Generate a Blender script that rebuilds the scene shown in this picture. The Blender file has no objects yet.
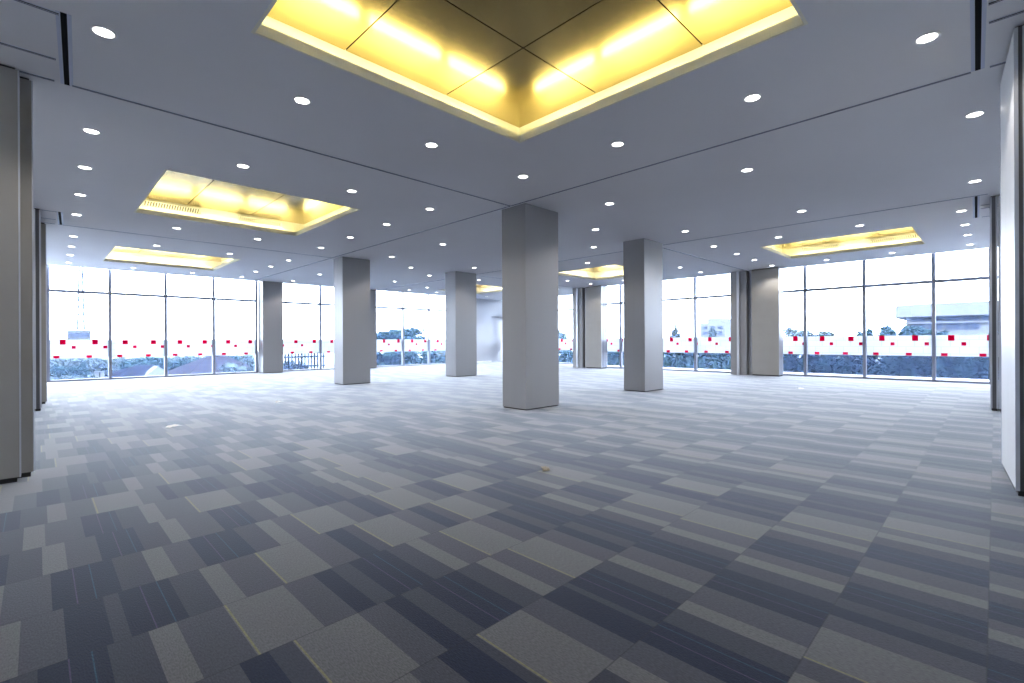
import bpy, bmesh, math, random
from mathutils import Vector, Matrix
random.seed(7)
U = 1.216                      # eye height in metres; plan units below are multiples of it
CE = 1.994                     # ceiling above eye, in units
COL = bpy.context.scene.collection
PI = math.pi

# ------------------------------------------------------------------ materials
def mat(name, base=(0.8, 0.8, 0.8), rough=0.5, metal=0.0, emit=None, estr=0.0, spec=0.5, sheen=0.0):
    m = bpy.data.materials.new(name); m.use_nodes = True
    p = m.node_tree.nodes['Principled BSDF']
    p.inputs['Base Color'].default_value = (*base, 1)
    p.inputs['Roughness'].default_value = rough
    p.inputs['Metallic'].default_value = metal
    p.inputs['Specular IOR Level'].default_value = spec
    if sheen:
        p.inputs['Sheen Weight'].default_value = sheen
        p.inputs['Sheen Roughness'].default_value = 0.32
    if emit:
        p.inputs['Emission Color'].default_value = (*emit, 1)
        p.inputs['Emission Strength'].default_value = estr
    return m

def noisy(m, scale=6.0, amount=0.08, bump=0.0, bscale=80.0, stretch=(1, 1, 1)):
    """small procedural variation of the base colour and a little bump"""
    nt = m.node_tree; N = nt.nodes; L = nt.links; p = N['Principled BSDF']
    base = tuple(p.inputs['Base Color'].default_value)
    tc = N.new('ShaderNodeTexCoord'); mp = N.new('ShaderNodeMapping')
    mp.inputs['Scale'].default_value = stretch
    L.new(tc.outputs['Object'], mp.inputs['Vector'])
    n = N.new('ShaderNodeTexNoise'); n.inputs['Scale'].default_value = scale; n.inputs['Detail'].default_value = 4
    L.new(mp.outputs['Vector'], n.inputs['Vector'])
    r = N.new('ShaderNodeValToRGB')
    r.color_ramp.elements[0].position = 0.3; r.color_ramp.elements[1].position = 0.7
    r.color_ramp.elements[0].color = tuple(max(0, c * (1 - amount)) for c in base[:3]) + (1,)
    r.color_ramp.elements[1].color = tuple(min(1, c * (1 + amount)) for c in base[:3]) + (1,)
    L.new(n.outputs['Fac'], r.inputs['Fac']); L.new(r.outputs['Color'], p.inputs['Base Color'])
    if bump:
        n2 = N.new('ShaderNodeTexNoise'); n2.inputs['Scale'].default_value = bscale
        L.new(mp.outputs['Vector'], n2.inputs['Vector'])
        b = N.new('ShaderNodeBump'); b.inputs['Strength'].default_value = bump; b.inputs['Distance'].default_value = 0.01
        L.new(n2.outputs['Fac'], b.inputs['Height']); L.new(b.outputs['Normal'], p.inputs['Normal'])
    return m

M = {}
M['ceiling'] = noisy(mat('ceiling_paint', (0.86, 0.865, 0.89), 0.75, spec=0.3), 0.6, 0.02)
M['wall'] = noisy(mat('wall_paint', (0.84, 0.845, 0.86), 0.7, spec=0.3), 1.0, 0.02)
M['column'] = noisy(mat('column_laminate', (0.285, 0.284, 0.292), 0.42, spec=0.4), 1.2, 0.03, 0.02, 60, (1, 1, 0.15))
M['panel'] = noisy(mat('partition_laminate', (0.335, 0.322, 0.297), 0.5, spec=0.4), 3.0, 0.03, 0.03, 300)
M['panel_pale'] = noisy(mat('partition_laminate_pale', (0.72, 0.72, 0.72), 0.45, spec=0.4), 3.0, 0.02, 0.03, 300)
M['alu'] = noisy(mat('anodised_aluminium', (0.60, 0.62, 0.67), 0.4, 0.6), 40, 0.03, 0, 1, (1, 1, 0.02))
M['alu_dark'] = mat('dark_profile', (0.12, 0.12, 0.13), 0.4, 0.3)
M['frame'] = mat('window_frame_metal', (0.24, 0.26, 0.33), 0.4, 0.3)
M['black'] = mat('black_gap', (0.006, 0.006, 0.008), 0.8, spec=0.1)
M['seal'] = mat('rubber_seal', (0.02, 0.02, 0.02), 0.7)
M['flange'] = mat('track_flange', (0.62, 0.67, 0.8), 0.5, 0.2)
M['white'] = mat('white_trim', (0.85, 0.85, 0.87), 0.4)
M['lens'] = mat('downlight_lens', (1, 1, 1), 0.4, emit=(1.0, 0.97, 0.93), estr=5.0)
M['cream'] = mat('cream_lip', (0.92, 0.90, 0.78), 0.5)
M['cove'] = mat('cove_paint', (0.9, 0.88, 0.75), 0.5)
M['tube'] = mat('fluorescent_tube', (1, 1, 1), 0.4, emit=(1.0, 0.88, 0.48), estr=12.0)
M['tube_white'] = mat('white_fluorescent_tube', (1, 1, 1), 0.4, emit=(1.0, 0.90, 0.66), estr=13.0)
M['grille'] = mat('grille_metal', (0.85, 0.84, 0.76), 0.4, 0.3)
M['red'] = mat('red_vinyl', (0.55, 0.0, 0.045), 0.4)
M['paper'] = mat('paper', (0.85, 0.83, 0.8), 0.7)
M['leaf_dry'] = mat('dry_leaf', (0.30, 0.26, 0.19), 0.7)

def gold():
    m = mat('brushed_gold_sheet', (0.52, 0.41, 0.18), 0.2, 1.0)
    nt = m.node_tree; N = nt.nodes; L = nt.links; p = N['Principled BSDF']
    tc = N.new('ShaderNodeTexCoord'); mp = N.new('ShaderNodeMapping'); mp.inputs['Scale'].default_value = (2, 60, 2)
    L.new(tc.outputs['Object'], mp.inputs['Vector'])
    n = N.new('ShaderNodeTexNoise'); n.inputs['Scale'].default_value = 5; n.inputs['Detail'].default_value = 6
    L.new(mp.outputs['Vector'], n.inputs['Vector'])
    mr = N.new('ShaderNodeMapRange'); mr.inputs['To Min'].default_value = 0.17; mr.inputs['To Max'].default_value = 0.29
    L.new(n.outputs['Fac'], mr.inputs['Value']); L.new(mr.outputs['Result'], p.inputs['Roughness'])
    return m
M['gold'] = gold()

def glass_mat():
    m = bpy.data.materials.new('window_glass'); m.use_nodes = True
    nt = m.node_tree; N = nt.nodes; L = nt.links; N.clear()
    out = N.new('ShaderNodeOutputMaterial')
    tr = N.new('ShaderNodeBsdfTransparent'); tr.inputs['Color'].default_value = (0.93, 0.96, 0.98, 1)
    gl = N.new('ShaderNodeBsdfGlossy'); gl.inputs['Roughness'].default_value = 0.02
    tl = N.new('ShaderNodeBsdfTranslucent'); tl.inputs['Color'].default_value = (0.30, 0.48, 0.95, 1)  # bluish veil in the pane, standing in for outdoor haze
    fr = N.new('ShaderNodeFresnel'); fr.inputs['IOR'].default_value = 1.2
    a = N.new('ShaderNodeMixShader'); a.inputs['Fac'].default_value = HAZE
    b = N.new('ShaderNodeMixShader')
    L.new(tr.outputs[0], a.inputs[1]); L.new(tl.outputs[0], a.inputs[2])
    L.new(fr.outputs[0], b.inputs['Fac']); L.new(a.outputs[0], b.inputs[1]); L.new(gl.outputs[0], b.inputs[2])
    L.new(b.outputs[0], out.inputs['Surface'])
    return m
HAZE = 0.018
M['glass'] = glass_mat()

def film_mat():
    """frosted white film with a faint drawn grid of blocks"""
    m = bpy.data.materials.new('frosted_film'); m.use_nodes = True
    nt = m.node_tree; N = nt.nodes; L = nt.links; N.clear()
    out = N.new('ShaderNodeOutputMaterial')
    tc = N.new('ShaderNodeTexCoord')
    br = N.new('ShaderNodeTexBrick'); br.inputs['Scale'].default_value = 1.0
    br.inputs['Brick Width'].default_value = 0.39; br.inputs['Row Height'].default_value = 0.20
    br.inputs['Mortar Size'].default_value = 0.007
    br.inputs['Color1'].default_value = (0.95, 0.96, 0.98, 1); br.inputs['Color2'].default_value = (0.93, 0.95, 0.97, 1)
    br.inputs['Mortar'].default_value = (0.74, 0.76, 0.79, 1)
    cx = N.new('ShaderNodeSeparateXYZ'); ad = N.new('ShaderNodeMath'); cb = N.new('ShaderNodeCombineXYZ')
    L.new(tc.outputs['Object'], cx.inputs[0]); L.new(cx.outputs['X'], ad.inputs[0]); L.new(cx.outputs['Y'], ad.inputs[1])
    L.new(ad.outputs[0], cb.inputs['X']); L.new(cx.outputs['Z'], cb.inputs['Y']); L.new(cb.outputs[0], br.inputs['Vector'])
    tl = N.new('ShaderNodeBsdfTranslucent'); df = N.new('ShaderNodeBsdfDiffuse'); tr = N.new('ShaderNodeBsdfTransparent')
    dn = N.new('ShaderNodeVectorMath'); dn.operation = 'SCALE'; dn.inputs['Scale'].default_value = 0.62   # a dense film
    L.new(br.outputs['Color'], dn.inputs[0]); L.new(dn.outputs['Vector'], tl.inputs['Color']); L.new(br.outputs['Color'], df.inputs['Color'])
    a = N.new('ShaderNodeMixShader'); a.inputs['Fac'].default_value = 0.35
    b = N.new('ShaderNodeMixShader'); b.inputs['Fac'].default_value = 0.004
    L.new(tl.outputs[0], a.inputs[1]); L.new(df.outputs[0], a.inputs[2])
    L.new(a.outputs[0], b.inputs[1]); L.new(tr.outputs[0], b.inputs[2])
    L.new(b.outputs[0], out.inputs['Surface'])
    return m
M['film'] = film_mat()

def redfilm():
    m = bpy.data.materials.new('red_film'); m.use_nodes = True
    nt = m.node_tree; N = nt.nodes; L = nt.links; N.clear()
    out = N.new('ShaderNodeOutputMaterial')
    tl = N.new('ShaderNodeBsdfTranslucent'); df = N.new('ShaderNodeBsdfDiffuse')
    tl.inputs['Color'].default_value = (0.9, 0.0, 0.09, 1); df.inputs['Color'].default_value = (0.55, 0.0, 0.06, 1)
    a = N.new('ShaderNodeMixShader'); a.inputs['Fac'].default_value = 0.4
    L.new(tl.outputs[0], a.inputs[1]); L.new(df.outputs[0], a.inputs[2]); L.new(a.outputs[0], out.inputs['Surface'])
    return m
M['red'] = redfilm()

def carpet():
    m = mat('carpet_tiles', (0.2, 0.2, 0.2), 0.85, spec=0.15, sheen=0.47)
    nt = m.node_tree; N = nt.nodes; L = nt.links; p = N['Principled BSDF']
    def math_(op, a=None, b=None, c=None):
        n = N.new('ShaderNodeMath'); n.operation = op
        for i, v in enumerate((a, b, c)):
            if v is None: continue
            if isinstance(v, (int, float)): n.inputs[i].default_value = v
            else: L.new(v, n.inputs[i])
        return n.outputs[0]
    T = 0.41 * U
    tc = N.new('ShaderNodeTexCoord'); s = N.new('ShaderNodeSeparateXYZ'); L.new(tc.outputs['Object'], s.inputs[0])
    X, Y = s.outputs['X'], s.outputs['Y']
    v = math_('DIVIDE', math_('SUBTRACT', Y, 0.02 * U), T)
    ci = math_('FLOOR', v); cf = math_('SUBTRACT', v, ci)
    wn = N.new('ShaderNodeTexWhiteNoise'); wn.noise_dimensions = '1D'; L.new(ci, wn.inputs['W'])
    u = math_('ADD', math_('DIVIDE', X, 0.50 * U), wn.outputs['Value'])
    ti = math_('FLOOR', u); tf = math_('SUBTRACT', u, ti)
    wn2 = N.new('ShaderNodeTexWhiteNoise'); wn2.noise_dimensions = '2D'
    cb = N.new('ShaderNodeCombineXYZ'); L.new(ci, cb.inputs[0]); L.new(ti, cb.inputs[1]); L.new(cb.outputs[0], wn2.inputs['Vector'])
    h = wn2.outputs['Value']
    # two kinds of tile: a light band (yellow yarn at its edge) then mid grey, or a navy band then mid grey
    hs = N.new('ShaderNodeSeparateColor'); L.new(wn2.outputs['Color'], hs.inputs[0])
    kind = math_('LESS_THAN', h, 0.56)
    wl = math_('ADD', math_('MULTIPLY', hs.outputs[0], 0.20), 0.28)
    wd = math_('ADD', math_('MULTIPLY', hs.outputs[1], 0.16), 0.30)
    def mixc(f, ca, cb_):
        n = N.new('ShaderNodeMix'); n.data_type = 'RGBA'; L.new(f, n.inputs['Factor'])
        for sock, val in (('A', ca), ('B', cb_)):
            if isinstance(val, tuple): n.inputs[sock].default_value = (*val, 1)
            else: L.new(val, n.inputs[sock])
        return n.outputs['Result']
    def upto(pos, inner, outer): return mixc(math_('LESS_THAN', tf, pos), outer, inner)
    ta = upto(wl, LIGHT, upto(0.68, MID2, upto(math_('ADD', 0.80, math_('MULTIPLY', hs.outputs[2], 0.14)), DARK, MID)))
    tb = upto(wd, DARK, upto(math_('ADD', wd, 0.22), MID, upto(math_('ADD', wd, 0.38), LIGHT, MID2)))
    tone = mixc(kind, ta, tb)
    # thin coloured yarn lines
    def line(pos, wd, hsel, thr, colr, prev):
        d = math_('ABSOLUTE', math_('SUBTRACT', tf, pos))
        on = math_('MULTIPLY', math_('LESS_THAN', d, wd), math_('GREATER_THAN', hsel, thr))
        mx = N.new('ShaderNodeMix'); mx.data_type = 'RGBA'
        L.new(math_('MULTIPLY', on, 0.3), mx.inputs['Factor']); L.new(prev, mx.inputs['A']); mx.inputs['B'].default_value = (*colr, 1)
        return mx.outputs['Result']
    lite = math_('SUBTRACT', 1.0, kind)
    c = line(0.014, 0.007, lite, 0.5, (0.42, 0.36, 0.06), tone)
    c = line(0.14, 0.004, kind, 0.5, (0.20, 0.11, 0.24), c)
    c = line(0.25, 0.004, kind, 0.5, (0.05, 0.17, 0.24), c)
    # seams between tiles
    for f in (cf,):
        ed = math_('LESS_THAN', math_('MINIMUM', f, math_('SUBTRACT', 1.0, f)), 0.006)
        mx = N.new('ShaderNodeMix'); mx.data_type = 'RGBA'; L.new(math_('MULTIPLY', ed, 0.45), mx.inputs['Factor'])
        L.new(c, mx.inputs['A']); mx.inputs['B'].default_value = (0.02, 0.02, 0.025, 1); c = mx.outputs['Result']
    # loop pile: fine ribs along Y plus speckle
    mp = N.new('ShaderNodeMapping'); mp.inputs['Scale'].default_value = (180, 60, 1); L.new(tc.outputs['Object'], mp.inputs['Vector'])
    n = N.new('ShaderNodeTexNoise'); n.inputs['Scale'].default_value = 1.0; n.inputs['Detail'].default_value = 2; L.new(mp.outputs['Vector'], n.inputs['Vector'])
    mr = N.new('ShaderNodeMapRange'); mr.inputs['From Min'].default_value = 0.3; mr.inputs['From Max'].default_value = 0.7
    mr.inputs['To Min'].default_value = 0.78; mr.inputs['To Max'].default_value = 1.22; L.new(n.outputs['Fac'], mr.inputs['Value'])
    vm = N.new('ShaderNodeVectorMath'); vm.operation = 'SCALE'; L.new(c, vm.inputs[0]); L.new(mr.outputs['Result'], vm.inputs['Scale'])
    L.new(vm.outputs['Vector'], p.inputs['Base Color'])
    b = N.new('ShaderNodeBump'); b.inputs['Strength'].default_value = 0.35; b.inputs['Distance'].default_value = 0.004
    L.new(n.outputs['Fac'], b.inputs['Height']); L.new(b.outputs['Normal'], p.inputs['Normal'])
    return m
DARK, MID, MID2, LIGHT = (0.012, 0.0165, 0.038), (0.045, 0.046, 0.060), (0.067, 0.066, 0.078), (0.138, 0.132, 0.128)
M['carpet'] = carpet()

# ------------------------------------------------------------------ mesh helpers (plan units -> metres)
def P(a, b, z): return Vector((a * U, b * U, (1 + z) * U))

class MB:
    def __init__(s): s.bm = bmesh.new()
    def quad(s, *pts):
        s.bm.faces.new([s.bm.verts.new(p) for p in pts]); return s
    def box(s, p0, p1):
        x0, y0, z0 = (min(p0[i], p1[i]) for i in range(3)); x1, y1, z1 = (max(p0[i], p1[i]) for i in range(3))
        v = [s.bm.verts.new((x, y, z)) for z in (z0, z1) for y in (y0, y1) for x in (x0, x1)]
        for f in ((0, 2, 3, 1), (4, 5, 7, 6), (0, 1, 5, 4), (2, 6, 7, 3), (0, 4, 6, 2), (1, 3, 7, 5)):
            s.bm.faces.new([v[i] for i in f])
        return s
    def ubox(s, a0, a1, b0, b1, z0, z1): return s.box(P(a0, b0, z0), P(a1, b1, z1))
    def tube(s, p0, p1, r, n=8, r1=None):
        p0, p1 = Vector(p0), Vector(p1); d = (p1 - p0).normalized(); r1 = r if r1 is None else r1
        t = d.cross(Vector((0, 0, 1)))
        if t.length < 1e-3: t = Vector((1, 0, 0))
        t.normalize(); w = d.cross(t)
        A = [s.bm.verts.new(p0 + (t * math.cos(2 * PI * k / n) + w * math.sin(2 * PI * k / n)) * r) for k in range(n)]
        B = [s.bm.verts.new(p1 + (t * math.cos(2 * PI * k / n) + w * math.sin(2 * PI * k / n)) * r1) for k in range(n)]
        for k in range(n): s.bm.faces.new((A[k], A[(k + 1) % n], B[(k + 1) % n], B[k]))
        s.bm.faces.new(A[::-1]); s.bm.faces.new(B)
        return s
    def lathe(s, prof, n=32):
        rings = [[s.bm.verts.new((r * math.cos(2 * PI * k / n), r * math.sin(2 * PI * k / n), z)) for k in range(n)] for r, z in prof]
        for A, B in zip(rings, rings[1:]):
            for k in range(n): s.bm.faces.new((A[k], A[(k + 1) % n], B[(k + 1) % n], B[k]))
        return rings
    def build(s, name, m, parent=None, bevel=0.0, smooth=False):
        bmesh.ops.recalc_face_normals(s.bm, faces=s.bm.faces[:])
        if parent is not None:                       # parts are stored relative to their thing
            off = Vector((0, 0, 0)); q = parent
            while q is not None: off += Vector(q.location); q = q.parent
            for v in s.bm.verts: v.co -= off
        me = bpy.data.meshes.new(name); s.bm.to_mesh(me); s.bm.free(); me.materials.append(m)
        if smooth: me.polygons.foreach_set('use_smooth', [True] * len(me.polygons))
        o = bpy.data.objects.new(name, me); COL.objects.link(o)
        if parent is not None: o.parent = parent
        if bevel:
            bv = o.modifiers.new('bevel', 'BEVEL'); bv.width = bevel; bv.segments = 2; bv.limit_method = 'ANGLE'
        return o

def tag(o, label=None, cat=None, group=None, kind=None):
    if label: o['label'] = label
    if cat: o['category'] = cat
    if group: o['group'] = group
    if kind: o['kind'] = kind
    return o
def thing(name, loc, label, cat, group=None, kind=None):
    o = bpy.data.objects.new(name, None); COL.objects.link(o); o.location = loc; o.empty_display_size = 0.1
    return tag(o, label, cat, group, kind)
def struct(name, mb, m, label=None, parent=None, **k):
    o = mb.build(name, m, parent, **k)
    if parent is None: tag(o, label, name.split('_')[0], kind='structure')
    return o
def copy_thing(src, loc, label):
    r = src.copy(); COL.objects.link(r); r.location = loc; r['label'] = label
    for ch in list(src.children):
        c = ch.copy(); COL.objects.link(c); c.parent = r
        for g in ch.children:
            d = g.copy(); COL.objects.link(d); d.parent = c
    return r

# ------------------------------------------------------------------ room shell
WA, WB = 15.09, 17.2            # right-hand window wall (a), left-hand window wall (b)
A0, B0 = -1.3, -1.2             # the two sides behind the camera
AR = 16.5                       # far bay steps back to here
TOP = 2.42                      # underside of the slab over the window pockets

floor = struct('floor', MB().ubox(A0 - .2, AR + .2, B0 - .2, WB + .15, -1.12, -1.0), M['carpet'],
               'striped blue and grey carpet tile floor of the empty hall')

coffers = {  # opening a0, a1, b0, b1
    'near': (1.00, 3.44, 0.84, 3.345), 'left': (1.07, 3.45, 6.72, 9.23), 'farleft': (1.15, 3.47, 12.75, 15.25),
    'right': (11.0, 13.15, 1.03, 3.53), 'far': (10.75, 13.05, 7.0, 9.25), 'back': (11.0, 13.15, 12.75, 15.25)}
def ceiling_mesh():
    mb = MB()
    ea, eb = WA - 0.30, WB - 0.30
    cuts_a = sorted({A0, ea, AR, *[c[0] for c in coffers.values()], *[c[1] for c in coffers.values()]})
    cuts_b = sorted({B0, 11.3, eb, *[c[2] for c in coffers.values()], *[c[3] for c in coffers.values()]})
    for x0, x1 in zip(cuts_a, cuts_a[1:]):
        for y0, y1 in zip(cuts_b, cuts_b[1:]):
            mx, my = (x0 + x1) / 2, (y0 + y1) / 2
            if any(c[0] < mx < c[1] and c[2] < my < c[3] for c in coffers.values()): continue
            if mx > ea and my < 11.3: continue
            mb.quad(P(x0, y0, CE), P(x1, y0, CE), P(x1, y1, CE), P(x0, y1, CE))
    # fascias of the blind pockets along the two glass walls
    mb.quad(P(ea, B0, CE), P(ea, 11.3, CE), P(ea, 11.3, TOP), P(ea, B0, TOP))
    mb.quad(P(ea, 11.3, CE), P(AR, 11.3, CE), P(AR, 11.3, TOP), P(ea, 11.3, TOP))
    mb.quad(P(A0, eb, CE), P(AR, eb, CE), P(AR, eb, TOP), P(A0, eb, TOP))
    return mb
struct('ceiling', ceiling_mesh(), M['ceiling'], 'smooth white plaster ceiling with square gold coffers and downlights')
struct('trim_1', MB().ubox(A0 - .2, AR + .3, B0 - .2, WB + .3, TOP, TOP + .15), M['wall'], 'unseen roof slab over the whole hall, keeping sky light out')  # roof slab added out of view to stop sky light leaking in
struct('wall_left', MB().ubox(A0 - .15, A0, B0 - .15, WB + .15, -1, TOP), M['wall'], 'plain side wall behind the parked partitions on the left')
struct('wall_right', MB().ubox(A0, WA + .2, B0 - .15, B0, -1, TOP), M['wall'], 'plain side wall behind the parked partitions on the right')
# far white wall with a shallow recess
mb = MB()
mb.ubox(13.45, 15.62, WB - .02, WB + .14, -1, TOP)
mb.ubox(15.62, AR + .2, WB - .02, WB + .14, 1.2, TOP)
mb.ubox(15.62, AR + .2, WB + .12, WB + .2, -1, 1.2)
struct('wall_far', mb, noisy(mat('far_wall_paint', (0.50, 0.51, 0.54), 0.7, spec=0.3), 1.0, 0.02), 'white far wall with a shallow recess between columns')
struct('baseboard_far', MB().ubox(13.45, 15.62, WB - .035, WB - .02, -1, -.93), M['white'], 'white skirting at the foot of the far wall')
struct('wall_return', MB().ubox(WA - .1, AR + .1, 11.2, 11.3, -1, TOP), M['wall'], 'short wall stepping back behind the far panel stack')

# ------------------------------------------------------------------ windows
def window(name, label, axis, w, lo, hi, mulls, squares, mirror):
    """axis 'a': runs along a at b = w ; axis 'b': runs along b at a = w"""
    def bx(mb, t0, t1, d0, d1, z0, z1):
        return mb.ubox(t0, t1, w + d0, w + d1, z0, z1) if axis == 'a' else mb.ubox(w + d0, w + d1, t0, t1, z0, z1)
    mid = (lo + hi) / 2
    root = thing(name, P(mid, w, -1) if axis == 'a' else P(w, mid, -1), label, 'window', kind='structure')
    zt = 1.37
    bx(MB(), lo, hi, .045, .055, -1, TOP).build('glass_pane', M['glass'], root)
    for t in mulls:
        bx(MB(), t - .034, t + .034, -.06, .06, -.96, TOP).build('mullion', M['frame'], root)
    bx(MB(), lo, hi, -.04, .058, zt - .034, zt + .034).build('transom', M['frame'], root)
    bx(MB(), lo, hi, -.05, .06, -1, -.955).build('bottom_rail', M['frame'], root)
    film = bx(MB(), lo + .01, hi - .01, .037, .040, -.40, .095).build('frosted_film', M['film'], root)
    def sq(c, zc, wd, ht):
        if lo + .05 < c < hi - .05:
            bx(MB(), c - wd / 2, c + wd / 2, .030, .035, zc - ht / 2, zc + ht / 2).build('red_square', M['red'], film)
    for c in squares:
        sq(c, .030, .114, .130); sq(c + .213 * mirror, -.108, .082, .080); sq(c - .121 * mirror, -.360, .115, .070)
    return root

window('window_1', 'tall glazed bay at far left with red-squared frosted band', 'a', WB, .17, 5.19, [.2, 1.43, 2.69, 3.92, 5.15],
       [.479 + .642 * k for k in range(-1, 9)], 1)
window('window_2', 'tall glazed bay left of the left column, railing outside', 'a', WB, 5.82, 8.52, [5.85, 7.276, 8.5],
       [5.79 + .645 * k for k in range(0, 6)], 1)
window('window_3', 'tall glazed bay between left and far columns, trees outside', 'a', WB, 9.25, 13.45, [9.3, 10.715, 12.0, 13.4],
       [9.22 + .655 * k for k in range(0, 8)], 1)
window('window_4', 'tall glazed bay at far right with white building outside', 'b', WA, -.3, 5.05, [.06, 1.02, 2.357, 3.689, 5.0],
       [.717 + .646 * k for k in range(-1, 9)], -1)
window('window_5', 'tall glazed bay right of the right column', 'b', WA, 5.4, 11.2, [5.45, 6.8, 8.2, 9.58, 10.95],
       [5.71 + .645 * k for k in range(0, 9)], -1)
window('window_6', 'recessed far glazed bay seen between the central column and panels', 'b', AR, 11.3, WB, [11.35, 12.7, 14.1, 15.5, 16.9],
       [11.6 + .645 * k for k in range(0, 9)], -1)

# ------------------------------------------------------------------ columns
def column(a0, a1, b0, b1, label, name='column'):
    root = thing(name, P((a0 + a1) / 2, (b0 + b1) / 2, -1), label, 'column', 'grey rectangular columns', kind='thing')
    MB().ubox(a0 + .012, a1 - .012, b0 + .012, b1 - .012, -1, -.985).build('shadow_gap', M['black'], root)
    MB().ubox(a0, a1, b0, b1, -.985, CE - .001).build('shaft', M['column'], root, bevel=.004)
    return root
column(5.00, 5.74, 4.76, 5.25, 'large grey rectangular column in the centre, nearest of all')
column(5.06, 5.76, 10.70, 11.17, 'grey column left of centre, against the left windows')
column(8.38, 9.11, 4.79, 5.26, 'grey column right of centre, in front of the right windows')
column(8.40, 9.18, 10.73, 11.21, 'smallest grey column, left of the central one before white wall')
column(5.20, 5.82, 16.70, 17.18, 'dark grey column standing in the left window wall', 'column')
column(8.52, 9.25, 16.70, 17.18, 'grey column in the window wall, mostly hidden behind the left column', 'column')

# ------------------------------------------------------------------ ceiling tracks
def track(pts, label, wide=False, mark=None):
    (a0, b0), (a1, b1) = pts
    root = thing('partition_track', P((a0 + a1) / 2, (b0 + b1) / 2, CE), label, 'ceiling track', 'partition tracks in the ceiling')
    sl, fl = (.015, .036) if wide else (.011, .0)
    along_a = abs(a1 - a0) > abs(b1 - b0)
    def bx(o0, o1, t0, t1):
        return MB().ubox(a0, a1, b0 + o0, b0 + o1, CE - t1, CE - t0) if along_a else MB().ubox(a0 + o0, a0 + o1, b0, b1, CE - t1, CE - t0)
    bx(-sl, sl, -.002, .004).build('slot', M['black'], root)
    if wide:
        bx(sl, fl, -.001, .003).build('flange', M['flange'], root); bx(-fl, -sl, -.001, .003).build('flange', M['flange'], root)
    else:
        bx(-.002, .002, .004, .0055).build('rail', M['flange'], root)
        bx(sl, sl + .006, -.001, .003).build('flange', M['flange'], root); bx(-sl - .006, -sl, -.001, .003).build('flange', M['flange'], root)
    return root
track([(.20, 5.02), (4.95, 5.02)], 'dark ceiling track running from front left panels to central column')
track([(4.96, .12), (4.96, 16.7)], 'long dark ceiling track from top right past the central column leftwards')
track([(9.28, .06), (9.28, 16.7)], 'thin dark ceiling track behind the right column towards the right edge')
track([(.26, 11.04), (4.95, 11.04)], 'thin dark ceiling track from the far left panels to left column')
track([(9.30, 5.02), (14.3, 5.02)], 'thin dark ceiling track from right column to the tall panel stack')
track([(9.30, 11.04), (14.3, 11.04)], 'thin dark ceiling track beyond the smallest column')
track([(.145, 3.95), (.145, 5.03)], 'wide dark slot with pale flanges at the top left corner', True).rotation_euler.z = -.047
track([(-1.2, 3.985), (.10, 3.985)], 'dark ceiling line at the very top left edge', False)
track([(-1.2, 4.635), (.10, 4.635)], 'dark ceiling line just above the front left panel', False)
track([(-1.2, 5.02), (.10, 5.02)], 'short dark ceiling line over the second left panel', False)
track([(3.90, .072), (4.95, .072)], 'wide dark slot with pale flanges at the top right corner', True).rotation_euler.z = .020
track([(4.025, -1.1), (4.025, .02)], 'short dark ceiling line at the very top right edge', False)
track([(4.265, -1.1), (4.265, .02)], 'dark ceiling line just above the front right panel', False)
track([(4.96, -1.1), (4.96, .02)], 'short dark ceiling line joining the front right panel top', False)
track([(.27, 9.99), (.27, 11.03)], 'small dark slot at the far left beside the parked panels', True).rotation_euler.z = -.04
track([(-1.2, 10.01), (.22, 10.01)], 'thin line nearest of three at the far left slot', False)
track([(-1.2, 10.64), (.22, 10.64)], 'thin line in the middle of the far left slot', False)
track([(-1.2, 11.04), (.22, 11.04)], 'thin line farthest of three at the far left slot', False)
track([(9.32, .195), (10.95, .195)], 'small dark slot at the right beside the parked panels', True).rotation_euler.z = .02
track([(10.0, -1.1), (10.0, .145)], 'thin line nearest of three at the right slot', False)
track([(10.24, -1.1), (10.24, .145)], 'thin line in the middle of the right slot', False)
track([(10.96, -1.1), (10.96, .145)], 'thin line farthest of three at the right slot', False)

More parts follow.
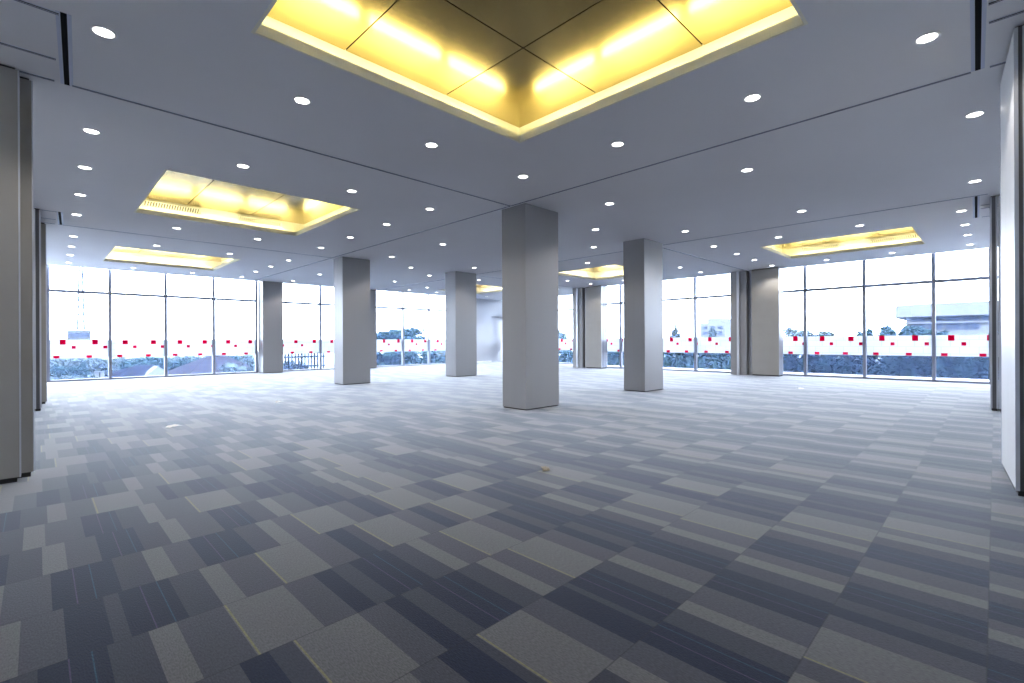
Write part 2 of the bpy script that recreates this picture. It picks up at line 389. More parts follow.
# ------------------------------------------------------------------ movable partition panels
def panel(a0, a1, b0, b1, label, m='panel', group='parked movable partition panels', z1=None):
    z1 = CE - .003 if z1 is None else z1
    root = thing('partition_panel', P((a0 + a1) / 2, (b0 + b1) / 2, -1), label, 'partition panel', group)
    la = (a1 - a0) > (b1 - b0); e = .008; q = .010
    zb = -.965
    if la:
        MB().ubox(a0 + e, a1 - e, b0, b1, zb, z1 - .014).build('panel_board', M[m], root, bevel=.002)
        for x0, x1, s in ((a0, a0 + e, 1), (a1 - e, a1, -1)):
            k = MB(); k.ubox(x0, x1, b0 - .002, b0 + .018, zb, z1 - .014); k.ubox(x0, x1, b1 - .018, b1 + .002, zb, z1 - .014); k.build('edge_profile', M['alu'], root)
            MB().ubox(x0 + (q if s > 0 else 0) * .4, x1 - (0 if s > 0 else q) * .4, b0 + .018, b1 - .018, zb, z1 - .014).build('edge_groove', M['alu_dark'], root)
        MB().ubox(a0 + .02, a1 - .02, b0 + .01, b1 - .01, -1, zb).build('bottom_seal', M['seal'], root)
        MB().ubox(a0 + .02, a1 - .02, b0 + .008, b1 - .008, z1 - .014, z1).build('top_seal', M['seal'], root)
    else:
        MB().ubox(a0, a1, b0 + e, b1 - e, zb, z1 - .014).build('panel_board', M[m], root, bevel=.002)
        for y0, y1, s in ((b0, b0 + e, 1), (b1 - e, b1, -1)):
            k = MB(); k.ubox(a0 - .002, a0 + .018, y0, y1, zb, z1 - .014); k.ubox(a1 - .018, a1 + .002, y0, y1, zb, z1 - .014); k.build('edge_profile', M['alu'], root)
            MB().ubox(a0 + .018, a1 - .018, y0 + (q if s > 0 else 0) * .4, y1 - (0 if s > 0 else q) * .4, zb, z1 - .014).build('edge_groove', M['alu_dark'], root)
        MB().ubox(a0 + .01, a1 - .01, b0 + .02, b1 - .02, -1, zb).build('bottom_seal', M['seal'], root)
        MB().ubox(a0 + .008, a1 - .008, b0 + .02, b1 - .02, z1 - .014, z1).build('top_seal', M['seal'], root)
    return root
G = 'parked movable partition panels'
panel(-1.15, -.085, 4.97, 5.05, 'olive-grey partition panel in the left foreground, with bright edge')
panel(-1.05, -.016, 5.10, 5.18, 'narrow olive-grey partition panel just behind the left foreground one')
panel(-.03, .045, 9.93, 10.88, 'partition panel seen edge-on beyond the left foreground panels')
panel(-.95, .115, 11.06, 11.14, 'narrow sunlit partition panel beside the leftmost window')
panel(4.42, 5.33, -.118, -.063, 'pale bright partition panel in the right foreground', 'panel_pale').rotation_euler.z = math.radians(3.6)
panel(4.34, 5.25, -.235, -.160, 'partition panel edge at the extreme right behind the pale one', 'panel')
panel(9.44, 10.35, -.030, .045, 'partition panel edge right beside the far right window', 'panel')
panel(9.41, 10.32, -.115, -.040, 'partition panel edge between the far right one and the pale panel', 'panel')
# two tall stacks against the right-hand window wall
for b0, where in ((4.15, 'near right windows'), (9.95, 'behind the right column')):
    for k in range(4):
        a = 14.40 + k * .088
        panel(a, a + .078, b0, b0 + .72, ('light grey front panel of the stack ' + where) if k == 0 else
              ('%s panel behind the front of the stack %s' % (('second', 'third', 'last')[k - 1], where)), 'panel', 'stacked partition panels')
def pier(b0, label):
    root = thing('window_pier', P(14.6, b0 + .2, -1), label, 'pier', 'piers beside the panel stacks', kind='thing')
    MB().ubox(14.42, 15.05, b0 + .24, b0 + .42, -1, CE - .001).build('side_face', M['column'], root, bevel=.003)
    MB().ubox(14.40, 14.95, b0 + .175, b0 + .24, -1, CE - .002).build('joint_strip', M['alu'], root)
    MB().ubox(14.44, 15.05, b0 - .02, b0 + .175, -1, CE - .001).build('front_face', M['column'], root, bevel=.003)
    MB().ubox(14.62, 15.0, b0 - .10, b0 - .02, -1, CE - .003).build('jamb_strip', M['alu'], root)
pier(5.03, 'grey pier with a pale joint strip, left of the nearer stack')
pier(10.85, 'grey pier with a pale joint strip, left of the farther stack')

# ------------------------------------------------------------------ gold ceiling coffers
def coffer(key, label, vents):
    a0, a1, b0, b1 = coffers[key]
    root = thing('ceiling_coffer', P((a0 + a1) / 2, (b0 + b1) / 2, CE), label, 'ceiling coffer', 'gold ceiling coffers')
    lt, lh, led, tz = .018, .072, .25, 2.295
    z0 = CE - .002
    lip = MB()
    lip.ubox(a0 - lt, a0 + .002, b0 - lt, b1 + lt, z0, CE + lh); lip.ubox(a1 - .002, a1 + lt, b0 - lt, b1 + lt, z0, CE + lh)
    lip.ubox(a0 + .002, a1 - .002, b0 - lt, b0 + .002, z0, CE + lh); lip.ubox(a0 + .002, a1 - .002, b1 - .002, b1 + lt, z0, CE + lh)
    lip.build('lip', M['cream'], root)
    w = MB(); e = led
    w.ubox(a0 - e - .01, a0 - e, b0 - e, b1 + e, CE + .01, tz + .02); w.ubox(a1 + e, a1 + e + .01, b0 - e, b1 + e, CE + .01, tz + .02)
    w.ubox(a0 - e, a1 + e, b0 - e - .01, b0 - e, CE + .01, tz + .02); w.ubox(a0 - e, a1 + e, b1 + e, b1 + e + .01, CE + .01, tz + .02)
    w.ubox(a0 - e, a0 - lt, b0 - e, b1 + e, CE + .008, CE + .014); w.ubox(a1 + lt, a1 + e, b0 - e, b1 + e, CE + .008, CE + .014)
    w.ubox(a0 - lt, a1 + lt, b0 - e, b0 - lt, CE + .008, CE + .014); w.ubox(a0 - lt, a1 + lt, b1 + lt, b1 + e, CE + .008, CE + .014)
    w.build('light_cove', M['cove'], root)
    MB().ubox(a0 - e, a1 + e, b0 - e, b1 + e, tz + .012, tz + .02).build('tray_backing', M['black'], root)
    da = (a1 - a0 + 2 * e) / 3; db = (b1 - b0 + 2 * e) / 3
    ca = [a0 - e + da * k for k in range(4)]; cb = [b0 - e + db * k for k in range(4)]; g = .005
    for i in range(3):
        for j in range(3):
            MB().ubox(ca[i] + (g if i else 0), ca[i + 1] - (g if i < 2 else 0), cb[j] + (g if j else 0), cb[j + 1] - (g if j < 2 else 0), tz, tz + .01).build('gold_panel', M['gold'], root)
    ht = CE + .05; off = .13
    for k in range(3):
        for side in range(4):
            mb = MB()
            if side < 2:
                t0 = a0 + .05 + (a1 - a0 - .1) / 3 * k + .05; t1 = a0 + .05 + (a1 - a0 - .1) / 3 * (k + 1) - .05
                y = b1 + off if side == 0 else b0 - off
                mb.tube(P(t0, y, ht), P(t1, y, ht), .013)
            else:
                t0 = b0 + .05 + (b1 - b0 - .1) / 3 * k + .05; t1 = b0 + .05 + (b1 - b0 - .1) / 3 * (k + 1) - .05
                x = a1 + off if side == 2 else a0 - off
                mb.tube(P(x, t0, ht), P(x, t1, ht), .013)
            mb.build('light_tube', M['tube' if key in ('near', 'left', 'right') else 'tube_white'], root)
    # linear air grilles on the far cove face
    if vents:
        for lo, hi in ((.05, .38), (.62, .93)):
            zz0, zz1 = CE + .18, tz - .035
            if vents == 'b':
                t0, t1 = a0 + (a1 - a0) * lo, a0 + (a1 - a0) * hi; y = b1 + e
                gb = MB().ubox(t0, t1, y - .006, y - .001, zz0, zz1).build('air_grille', M['alu_dark'], root)
                fr = MB(); fr.ubox(t0, t1, y - .014, y - .006, zz0 - .006, zz0 + .006); fr.ubox(t0, t1, y - .014, y - .006, zz1 - .006, zz1 + .006)
                fr.ubox(t0 - .01, t0 + .004, y - .014, y - .006, zz0, zz1); fr.ubox(t1 - .004, t1 + .01, y - .014, y - .006, zz0, zz1); fr.build('grille_frame', M['grille'], gb)
                sl = MB(); n = 22
                for k in range(n):
                    t = t0 + (t1 - t0) * (k + .5) / n
                    sl.quad(P(t - .020, y - .008, zz0), P(t + .001, y - .008, zz0), P(t + .020, y - .008, zz1), P(t - .001, y - .008, zz1))
                sl.build('grille_slats', M['grille'], gb)
            else:
                t0, t1 = b0 + (b1 - b0) * lo, b0 + (b1 - b0) * hi; x = a1 + e
                gb = MB().ubox(x - .006, x - .001, t0, t1, zz0, zz1).build('air_grille', M['alu_dark'], root)
                fr = MB(); fr.ubox(x - .014, x - .006, t0, t1, zz0 - .006, zz0 + .006); fr.ubox(x - .014, x - .006, t0, t1, zz1 - .006, zz1 + .006)
                fr.ubox(x - .014, x - .006, t0 - .01, t0 + .004, zz0, zz1); fr.ubox(x - .014, x - .006, t1 - .004, t1 + .01, zz0, zz1); fr.build('grille_frame', M['grille'], gb)
                sl = MB(); n = 22
                for k in range(n):
                    t = t0 + (t1 - t0) * (k + .5) / n
                    sl.quad(P(x - .008, t - .020, zz0), P(x - .008, t + .001, zz0), P(x - .008, t + .020, zz1), P(x - .008, t - .001, zz1))
                sl.build('grille_slats', M['grille'], gb)
    return root
coffer('near', 'large square gold ceiling coffer at the top centre, nearest the camera', None)
coffer('left', 'gold-lit ceiling coffer at left with silver tray and air grilles', 'b')
coffer('farleft', 'bright washed-out ceiling coffer farthest left, above the leftmost windows', None)
coffer('right', 'yellow ceiling coffer at right with air grilles, above right windows', 'a')
coffer('far', 'glowing ceiling coffer behind the right column', None)
coffer('back', 'glowing ceiling coffer in front of the far white wall', None)

# ------------------------------------------------------------------ downlights
def make_downlight():
    root = thing('downlight', (0, 0, 0), 'x', 'downlight', 'lit round recessed ceiling downlights')
    mb = MB(); mb.lathe([(.086, .001), (.088, -.003), (.084, -.006), (.068, -.005), (.064, -.001)]); mb.build('trim_ring', M['white'], root, smooth=True)
    mb = MB(); mb.lathe([(.064, -.001), (.050, -.003), (.030, -.004), (.001, -.0045)]); mb.build('lens', M['lens'], root, smooth=True)
    ld = bpy.data.lights.new('downlight_beam', 'SPOT'); ld.energy = SPOT_W; ld.spot_size = math.radians(128); ld.spot_blend = 0.5
    ld.shadow_soft_size = 0.05; ld.color = (1.0, 0.95, 0.90)
    lo = bpy.data.objects.new('downlight_beam', ld); COL.objects.link(lo); lo.parent = root; lo.location = (0, 0, -.03)
    return root
SPOT_W = 20.0
proto = make_downlight(); used = [False]
def downlight(a, b, label):
    loc = P(a, b, CE)
    if not used[0]:
        proto.location = loc; proto['label'] = label; used[0] = True; return proto
    return copy_thing(proto, loc, label)
# twelve round each coffer: four corners, two along each side
rings = {
    'near': ([.31, 1.56, 2.85, 4.19], [.31, 1.40, 2.69, 4.02], 'the large near coffer'),
    'left': ([.37, 1.66, 2.96, 4.20], [5.98, 7.27, 8.65, 10.02], 'the left silver-trayed coffer'),
    'farleft': ([.49, 1.75, 3.08, 4.35], [12.1, 13.4, 14.7, 16.1], 'the farthest left coffer'),
    'right': ([10.22, 11.5, 12.65, 13.98], [.36, 1.66, 2.95, 4.20], 'the right yellow coffer'),
    'far': ([10.0, 11.25, 12.48, 13.77], [6.05, 7.33, 8.65, 9.96], 'the coffer behind right column'),
    'back': ([10.2, 11.5, 12.8, 14.2], [11.8, 13.2, 14.7, 15.9], 'the far-wall coffer')}
skip = {('near', 0, 0), ('near', 1, 0), ('near', 2, 0), ('near', 0, 1), ('near', 0, 2)}
for key, (AA, BB, nm) in rings.items():
    for i in range(4):
        for j in range(4):
            if 0 < i < 3 and 0 < j < 3 or (key, i, j) in skip: continue
            if i in (0, 3) and j in (0, 3):
                w = {(0, 0): 'nearest', (0, 3): 'left', (3, 0): 'right', (3, 3): 'farthest'}[(i, j)]
                lab = 'round downlight off the %s corner of %s' % (w, nm)
            elif i in (0, 3):
                lab = 'downlight on %s side of %s, towards its %s corner' % (
                    'near left' if i == 0 else 'far right', nm, {0: ('near', 'left'), 3: ('right', 'far')}[i][j - 1])
            else:
                lab = 'downlight on %s side of %s, towards its %s corner' % (
                    'near right' if j == 0 else 'far left', nm, {0: ('near', 'right'), 3: ('left', 'far')}[j][i - 1])
            downlight(AA[i] + (.018 * (BB[j] - BB[0]) if key in ('left', 'farleft') else 0), BB[j], lab)
names = ['at the right edge', 'left of that at the right edge', 'between centre and right columns', 'just left of the central column',
         'midway between central and left columns', 'beside the left column', 'just beyond the left column', 'nearest the left windows']
front = [(.12, 'first from the right edge'), (2.04, 'second from the right edge'), (3.94, 'third from the right, beside the central column'),
         (7.97, 'midway between the central and left columns'), (9.97, 'just right of the left column top'),
         (14.0, 'left of the left column, second from the windows'), (16.07, 'closest to the left windows')]
for b, t in front: downlight(5.92, b, 'downlight in middle aisle front row, ' + t)
back = [(.17, 'first from the right edge'), (2.1, 'second from the right edge'), (3.98, 'just right of the right column top'), (6.01, 'between the central and right columns'),
        (9.93, 'just right of the smallest column top'), (12.02, 'left of the smallest column'), (13.99, 'closest to the left windows')]
for b, t in back: downlight(8.42, b, 'downlight in middle aisle back row, ' + t)
downlight(7.11, 5.03, 'single downlight on the line between the central and right columns')
downlight(7.15, 11.06, 'single downlight on the line between left and smallest columns')

# ------------------------------------------------------------------ litter on the carpet
def scrap(a, b, size, label, m, name='paper_scrap', rz=0.4, cat='scrap', segs=5):
    mb = MB(); loc = P(a, b, -1); n = segs; grid = []
    rnd = random.Random(int(a * 1000))
    for i in range(n + 1):
        row = []
        for j in range(n + 1):
            x = (i / n - .5) * size; y = (j / n - .5) * size * .6
            h = .004 + .012 * rnd.random() + (.018 * abs(math.sin(3 * i + j)) if 0 < i < n else 0)
            row.append(mb.bm.verts.new(loc + Vector((x * math.cos(rz) - y * math.sin(rz), x * math.sin(rz) + y * math.cos(rz), h))))
        grid.append(row)
    for i in range(n):
        for j in range(n): mb.bm.faces.new((grid[i][j], grid[i + 1][j], grid[i + 1][j + 1], grid[i][j + 1]))
    o = mb.build(name, m); mod = o.modifiers.new('solid', 'SOLIDIFY'); mod.thickness = .002
    return tag(o, label, cat, 'litter on the carpet')
scrap(1.15, 6.87, .17, 'white paper scrap on the carpet at left, ahead of the left panels', M['paper'])
scrap(2.80, 2.46, .12, 'crumpled yellowish leaf-like scrap on the carpet before the central column', M['leaf_dry'], 'dry_leaf', 0.9, 'leaf')
scrap(2.85, 8.38, .13, 'tiny white paper scrap on the carpet before the left column', M['paper'])
scrap(11.05, 2.79, .20, 'small white paper scrap on the carpet near the right windows', M['paper'])

# ------------------------------------------------------------------ outside
GZ = -4.6                       # ground outside, in units below the eye
struct('ground', MB().ubox(-120, 260, -90, 260, GZ - .3, GZ), noisy(mat('outside_ground', (0.13, 0.145, 0.155), 0.9, spec=0.0), .15, .25), 'hazy ground outside the windows')
def leafmat(n, c): return noisy(mat(n, c, 0.9, spec=0.0), 1.2, 0.35)
M['leaf'] = leafmat('leaf_green', (0.022, 0.040, 0.045)); M['leaf_hazed'] = leafmat('leaf_hazed', (0.05, 0.065, 0.07)); M['leaf_dark'] = leafmat('leaf_dark', (0.014, 0.026, 0.034))  # the palest leaf tone has distance haze mixed into its colour
M['bark'] = noisy(mat('bark', (0.04, 0.034, 0.030), .9, spec=0.0), 6, .3)
def leaves(mb, blobs, n, size, rnd):
    vol = [x[1][0] * x[1][1] * x[1][2] for x in blobs]; tot = sum(vol)
    for (c, r), v in zip(blobs, vol):
        for _ in range(max(8, int(n * v / tot))):
            d = Vector((rnd.gauss(0, 1), rnd.gauss(0, 1), rnd.gauss(0, 1))).normalized() * (rnd.random() ** .33)
            p = Vector(c) + Vector((d.x * r[0], d.y * r[1], d.z * r[2]))
            t = Vector((rnd.gauss(0, 1), rnd.gauss(0, 1), rnd.gauss(0, .6))).normalized(); q = t.cross(Vector((rnd.gauss(0, 1), rnd.gauss(0, 1), rnd.gauss(0, 1)))).normalized()
            s = size * (.6 + .8 * rnd.random()); k = t.cross(q) * s * .18
            mb.quad(p - t * s, p - q * s * .45 + k, p + t * s, p + q * s * .45 + k)
def tree(a, b, zb, zt, rad, label, m='leaf', n=1800, size=.22, group='trees outside the windows', conifer=False, seed=1, name='tree'):
    """crown between heights zb and zt (units rel. to the eye), radius in units; trunk down to the ground"""
    rnd = random.Random(seed)
    root = thing(name, P(a, b, GZ), label, 'tree', group)
    c = P(a, b, (zb + zt) / 2); H = (zt - zb) * U / 2; R = rad * U
    mb = MB().tube(P(a, b, GZ), P(a, b, zb + (zt - zb) * .6), .05 * R + .06, 8, .03 * R + .02)
    for k in range(5):
        an = k * 1.3 + seed; mb.tube(P(a, b, zb + (zt - zb) * .1), c + Vector((math.cos(an) * R * .6, math.sin(an) * R * .6, H * .3)), .02 * R + .03, 6, .015)
    mb.build('trunk', M['bark'], root)
    mb = MB(); bl = []
    if conifer:
        for k in range(9):
            f = k / 9; bl.append((P(a, b, zb + (zt - zb) * f), (R * (1 - f) + .1, R * (1 - f) + .1, H * .12)))
    else:
        bl.append((c, (R * .75, R * .75, H * .8)))
        for k in range(9):
            an = rnd.random() * 6.28; e = rnd.uniform(-.5, .75)
            bl.append((c + Vector((math.cos(an) * R * .62, math.sin(an) * R * .62, H * e)), (R * .42, R * .42, H * .36)))
    leaves(mb, bl, n, size, rnd)
    for c, r in bl: core(mb, c, [q * .62 for q in r], rnd)
    mb.build('foliage', M[m], root)
    return root
def core(mb, c, r, rnd):
    c = Vector(c); n, m = 10, 7; rings = []
    for j in range(m + 1):
        th = PI * j / m
        rings.append([mb.bm.verts.new(c + Vector((r[0] * math.sin(th) * math.cos(2 * PI * k / n), r[1] * math.sin(th) * math.sin(2 * PI * k / n), r[2] * math.cos(th))) * (rnd.uniform(.80, 1.0) if 0 < j < m else .9)) for k in range(n)])
    for A, B in zip(rings, rings[1:]):
        for k in range(n): mb.bm.faces.new((A[k], A[(k + 1) % n], B[(k + 1) % n], B[k]))
def hedge(a0, a1, b0, b1, z0, z1, label, m, n, size, seed):
    rnd = random.Random(seed); root = thing('hedge', P((a0 + a1) / 2, (b0 + b1) / 2, GZ), label, 'hedge', 'hedges outside the windows')
    la = (a1 - a0) > (b1 - b0); L = max(a1 - a0, b1 - b0); bl = []; st = MB(); k = 0
    steps = int(L / .55)
    for i in range(steps):
        t = (i + .5) / steps
        x = a0 + (a1 - a0) * (t if la else .5); y = b0 + (b1 - b0) * (.5 if la else t)
        top = z1 + rnd.uniform(-.14, .06)
        wd = (b1 - b0) if la else (a1 - a0)
        bl.append((P(x, y, (z0 + top) / 2), ((.55 if la else wd / 2) * U, (wd / 2 if la else .55) * U, (top - z0) / 2 * U)))
        bl.append((P(x + rnd.uniform(-.2, .2), y + rnd.uniform(-.2, .2), top - .2), (.4 * U, .4 * U, .3 * U)))
        st.tube(P(x, y, GZ), P(x + rnd.uniform(-.1, .1), y, (z0 + top) / 2), .035, 6, .015)
    st.build('stems', M['bark'], root)
    mb = MB(); leaves(mb, bl, n, size, rnd)
    for c, r in bl: core(mb, c, [q * .86 for q in r], rnd)
    mb.build('foliage', M[m], root)
hedge(18.6, 20.4, -2.0, 5.6, -3.2, -.12, 'dense dark hedge outside the right-hand windows', 'leaf_dark', 22000, .10, 3)
hedge(21.5, 23.0, 5.9, 19.0, -3.4, -.35, 'bluish hedge outside the windows beyond the right column', 'leaf', 17000, .12, 4)
hedge(10.0, 20.0, 20.6, 22.4, -3.4, -.42, 'bushy hedge outside the windows between left and far columns', 'leaf', 20000, .11, 5)
hedge(6.0, 9.9, 24.6, 25.8, -4.2, -1.0, 'low pale hedge outside behind the metal railing', 'leaf_hazed', 5000, .13, 6)
hedge(.3, 3.7, 54.5, 56.0, -4.6, -2.75, 'low pale bushes outside along the bottom of the leftmost window', 'leaf_hazed', 5000, .16, 8)
hedge(-.5, 24.0, 80.0, 83.0, -4.6, -1.95, 'long distant line of pale trees beyond the roofs', 'leaf_hazed', 14000, .30, 9)
tree(27.4, 45.5, -1.0, 1.5, 3.2, 'dark spreading tree outside between the left and smallest columns', 'leaf', 3000, .30, seed=11)
tree(8.0, 63, -4.0, -1.55, 2.0, 'round tree outside behind the small white-gabled house', 'leaf', 1500, .34, seed=12)
for i, (x, z) in enumerate([(10.6, -2.1), (13.6, -1.9), (15.0, -2.0), (18.2, -1.9)]):
    tree(x, (68, 74)[i % 2], -4.4, z, 1.7, ['leftmost of the four trees behind the two roofs', 'second from left of the four trees behind the roofs',
         'third from left of the four trees behind the roofs', 'rightmost of the four trees, past the larger roof'][i], 'leaf', 1100, .36, seed=20 + i)
tree(1.5, 60, -3.2, -2.0, .5, 'small bushy tree outside the leftmost window', 'leaf', 500, .24, seed=31)
tree(2.5, 58.5, -3.2, -2.1, .5, 'low tree beside the pointed tree in leftmost window', 'leaf', 450, .24, seed=32)
tree(3.2, 62, -3.2, -1.62, .42, 'small pointed tree outside the leftmost window', 'leaf', 500, .22, conifer=True, seed=33)
tree(60, 15.6, -1.2, 1.5, 1.5, 'pale tree outside just right of the tall panel stack', 'leaf_hazed', 900, .28, seed=41)
tree(62, 13.6, -1.2, 1.2, 1.1, 'pale tree left of the slim one outside the right windows', 'leaf_hazed', 800, .28, seed=42)
tree(60, 12.5, -1.2, 1.1, .55, 'slim pale tree outside near the middle right window', 'leaf_hazed', 400, .24, seed=43)
tree(34, 4.25, -.9, .92, .55, 'dark tree outside left of the white building', 'leaf', 900, .16, seed=44)
tree(36, 3.35, -.9, 1.0, .62, 'dark tree outside in front of the white building', 'leaf', 1000, .16, seed=45)
tree(35.5, 5.45, -.9, .62, .5, 'low tree outside at the left end of the white building', 'leaf', 700, .16, seed=46)
tree(34.5, 2.2, -.9, .52, .6, 'low tree outside before the white building windows', 'leaf', 700, .16, seed=47)
tree(80, 39.7, -.5, 2.9, 1.5, 'pale pointed conifer outside beside the right column', 'leaf_hazed', 900, .34, conifer=True, seed=48)
tree(80, 33.2, -.5, 2.3, .7, 'slim pale tree outside left of the tall panel stack', 'leaf_hazed', 500, .3, seed=49)
tree(50, 41.0, -.8, 1.35, 1.3, 'tree outside seen left of the farther panel stack', 'leaf', 700, .28, seed=50)

M['tile'] = noisy(mat('roof_tiles', (0.009, 0.010, 0.015), .9, spec=0.0), 3, .2, .3, 12); M['tile_brown'] = noisy(mat('roof_tiles_brown', (0.017, 0.016, 0.020), .9, spec=0.0), 3, .2, .3, 12)
M['plaster'] = noisy(mat('plaster', (0.088, 0.091, 0.095), .9, spec=0.0), .5, .06); M['pane_dark'] = mat('dark_panes', (0.022, 0.027, 0.040), .6, spec=0.05)
M['steel'] = mat('galvanised_steel', (0.016, 0.019, 0.025), .8, spec=0.0); M['concrete'] = noisy(mat('concrete', (0.055, 0.059, 0.066), .9, spec=0.0), .4, .08)
def house(a0, a1, b0, b1, ze, zr, r0, r1, label, tile, over=.15):
    """a hip roof (one gabled end when r1 meets a1) on plain walls"""
    root = thing('house', P((a0 + a1) / 2, (b0 + b1) / 2, GZ), label, 'house', 'houses outside')
    MB().ubox(a0 + over, a1 - over, b0 + over, b1 - over, GZ, ze).build('wall', M['plaster'], root)
    m = (b0 + b1) / 2
    A, B, C, D = P(a0, b0, ze), P(a1, b0, ze), P(a1, b1, ze), P(a0, b1, ze); R0, R1 = P(r0, m, zr), P(r1, m, zr)
    mb = MB(); mb.quad(A, B, R1, R0); mb.quad(C, D, R0, R1); mb.quad(D, A, R0); mb.quad(B, C, R1); mb.quad(A, D, C, B)
    mb.build('roof', tile, root)
    return root
h1 = house(4.1, 7.8, 47, 53, -2.62, -1.85, 5.8, 6.9, 'small house outside with dark tiled roof and white gable', M['tile'])
# its white front gable
mb = MB(); g0, g1, gp = P(5.9, 46.6, -2.66), P(7.7, 46.6, -2.66), P(6.8, 46.6, -1.85); back = Vector((0, 2.2, 0))
mb.quad(g0, g1, gp); mb.quad(g0 + back, gp + back, g1 + back); mb.quad(g0, gp, gp + back, g0 + back); mb.quad(gp, g1, g1 + back, gp + back); mb.quad(g0, g0 + back, g1 + back, g1)
mb.build('front_gable', M['plaster'], h1)
house(7.0, 12.3, 38, 46, -2.35, -.98, 9.3, 10.3, 'large house outside with wide brown tiled hip roof', M['tile_brown'])
for i, x in enumerate((3.85, 4.25)):
    t = thing('shed', P(x + .14, 60, GZ), ('left' if i == 0 else 'right') + ' one of two small white sheds outside leftmost window', 'shed', 'small sheds outside')
    MB().ubox(x, x + .3, 59.8, 60.3, GZ, -2.78).build('wall', M['plaster'], t); MB().ubox(x - .04, x + .34, 59.7, 60.4, -2.78, -2.70).build('roof', M['concrete'], t)
# block with a lattice mast
t = thing('building', P(4.6, 102, GZ), 'hazy flat-roofed block outside in the leftmost window, carrying a mast', 'building')
MB().ubox(1.6, 6.9, 100, 106, GZ, .66).build('lower_block', M['concrete'], t); MB().ubox(3.4, 6.03, 100.4, 104, .66, 2.05).build('upper_block', M['concrete'], t)
for k in range(4): MB().ubox(3.6 + k * .6, 4.0 + k * .6, 100.34, 100.4, 1.0, 1.6).build('window', M['pane_dark'], t)
t = thing('lattice_mast', P(4.95, 102, 2.12), 'tall thin hazy lattice mast on the flat-roofed block', 'mast')
mb = MB(); zz = [2.18 + k * 1.2 for k in range(15)]
def mw(z): return .42 - (z - 2.05) * .0225
for s0 in (-1, 1):
    for s1 in (-1, 1): mb.tube(P(4.95 + s0 * mw(2.05), 102 + s1 * mw(2.05), 2.12), P(4.95 + s0 * mw(18.8), 102 + s1 * mw(18.8), 18.8), .10, 6)
mb.build('mast_legs', M['steel'], t); mb = MB()
for z0, z1 in zip(zz, zz[1:]):
    for s in (-1, 1):
        mb.tube(P(4.95 - mw(z0), 102 + s * mw(z0), z0), P(4.95 + mw(z1), 102 + s * mw(z1), z1), .06, 4); mb.tube(P(4.95 + mw(z0), 102 + s * mw(z0), z0), P(4.95 - mw(z1), 102 + s * mw(z1), z1), .06, 4)
        mb.tube(P(4.95 - mw(z0), 102 + s * mw(z0), z0), P(4.95 + mw(z0), 102 + s * mw(z0), z0), .07, 4)
        mb.tube(P(4.95 + s * mw(z0), 102 - mw(z0), z0), P(4.95 + s * mw(z1), 102 + mw(z1), z1), .06, 4)
mb.build('mast_bracing', M['steel'], t)
t = thing('utility_pole', P(12.25, 65.5, GZ), 'thin utility pole outside behind the larger roof', 'pole')
MB().tube(P(12.25, 65.5, GZ), P(12.25, 65.5, 1.95), .10, 8, .06).build('pole', M['steel'], t)
for z in (1.2, 1.55): MB().tube(P(12.0, 65.5, z), P(12.5, 65.5, z), .03, 6).build('crossarm', M['steel'], t)
# metal railing just outside
t = thing('metal_railing', P(7.8, 20, GZ), 'grey metal railing outside beside the left window column', 'railing')
for k in range(13):
    x = 7.05 + k * .13
    if k % 4 == 1: MB().ubox(x - .028, x + .028, 19.97, 20.03, GZ, -.36).build('post', M['steel'], t)
    else: MB().tube(P(x, 20, -1.6), P(x, 20, -.42), .034, 6).build('bar', M['steel'], t)
for z in (-.60, -.98, -1.58): MB().ubox(7.0, 8.66, 19.975, 20.025, z - .032, z + .032).build('rail', M['steel'], t)
MB().tube(P(6.7, 20, -1.5), P(7.18, 20, -.7), .02, 6).build('brace', M['steel'], t)
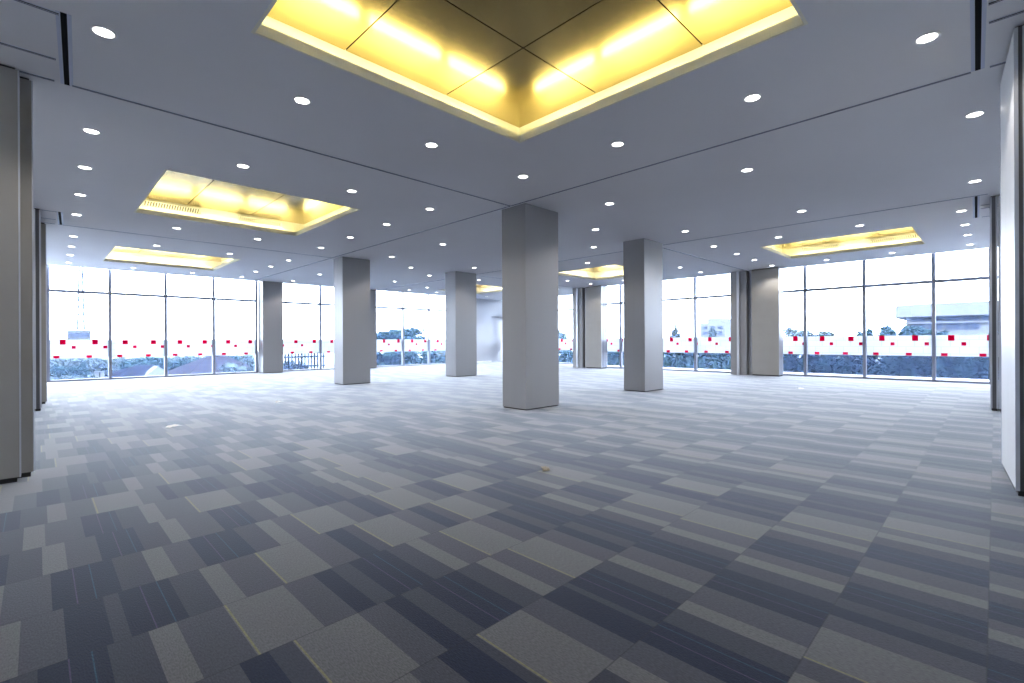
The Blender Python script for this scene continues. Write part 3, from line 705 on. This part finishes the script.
# white ribbon-window building on the right
t = thing('building', P(48, 1, GZ), 'white building with ribbon windows outside the right windows', 'building')
MB().ubox(45.4, 56, -9, 4.6, GZ, 1.65).build('wall', M['plaster'], t)
mb = MB(); pts = [(44.6, -10), (44.6, 4.2), (45.3, 5.1), (47, 5.4), (57, 5.4), (57, -10)]
lo = [mb.bm.verts.new(P(a, b, 1.62)) for a, b in pts]; hi = [mb.bm.verts.new(P(a, b, 2.52)) for a, b in pts]
mb.bm.faces.new(lo); mb.bm.faces.new(hi[::-1])
for k in range(len(pts)): mb.bm.faces.new((lo[k], lo[(k + 1) % len(pts)], hi[(k + 1) % len(pts)], hi[k]))
mb.build('roof_slab', M['plaster'], t)
MB().ubox(45.1, 45.4, -9, 4.75, 1.12, 1.24).build('ledge', M['plaster'], t)
for k in range(14):
    b1 = 4.3 - k * .92
    if k not in (4, 9):
        f = MB().ubox(45.33, 45.39, b1 - .78, b1, .68, 1.10).build('window', M['pane_dark'], t)
        MB().ubox(45.30, 45.34, b1 - .41, b1 - .37, .68, 1.10).build('mullion', M['plaster'], f)
    f = MB().ubox(45.33, 45.39, b1 - .78, b1, 1.30, 1.56).build('window', M['pane_dark'], t)
    MB().ubox(45.30, 45.34, b1 - .41, b1 - .37, 1.30, 1.56).build('mullion', M['plaster'], f)
t = thing('building', P(84, 33.6, GZ), 'hazy pale block outside seen beside the right column', 'building')
MB().ubox(82, 88, 31.9, 36.2, GZ, 3.0).build('wall', M['plaster'], t); MB().ubox(83, 87, 32.8, 35.3, 3.0, 3.8).build('penthouse', M['plaster'], t)
for k in range(3):
    for z in (1.0, 1.9): MB().ubox(81.95, 82, 32.3 + k * 1.3, 33.1 + k * 1.3, z, z + .5).build('window', M['pane_dark'], t)

# ------------------------------------------------------------------ sky, camera, view
w = bpy.data.worlds.new('overcast_sky'); bpy.context.scene.world = w; w.use_nodes = True
nt = w.node_tree; bg = nt.nodes['Background']; bg.inputs['Color'].default_value = (0.76, 0.84, 1.0, 1); bg.inputs['Strength'].default_value = 7.0

cd = bpy.data.cameras.new('camera'); cam = bpy.data.objects.new('camera', cd); COL.objects.link(cam)
cd.sensor_width = 36.0; cd.lens = 478.96 / 1024 * 36.0; cd.clip_start = .02; cd.clip_end = 600
yaw = math.radians(45.238); roll = -.0046
fwd = Vector((math.cos(yaw), math.sin(yaw), 0)); right = Vector((math.sin(yaw), -math.cos(yaw), 0)); up = Vector((0, 0, 1))
r2 = right * math.cos(roll) + up * math.sin(roll); u2 = up * math.cos(roll) - right * math.sin(roll)
m = Matrix(((r2.x, u2.x, -fwd.x, 0), (r2.y, u2.y, -fwd.y, 0), (r2.z, u2.z, -fwd.z, U), (0, 0, 0, 1)))
cam.matrix_world = m
cd.shift_y = -0.26 / 1024
bpy.context.scene.camera = cam

vs = bpy.context.scene.view_settings
vs.view_transform = 'Standard'; vs.look = 'None'; vs.gamma = 1.0; vs.use_curve_mapping = False; vs.exposure = 1.72
cy = bpy.context.scene.cycles
cy.use_denoising = True; cy.max_bounces = 10; cy.diffuse_bounces = 6; cy.transparent_max_bounces = 12; cy.sample_clamp_indirect = 6.0
cy.caustics_reflective = False; cy.caustics_refractive = False
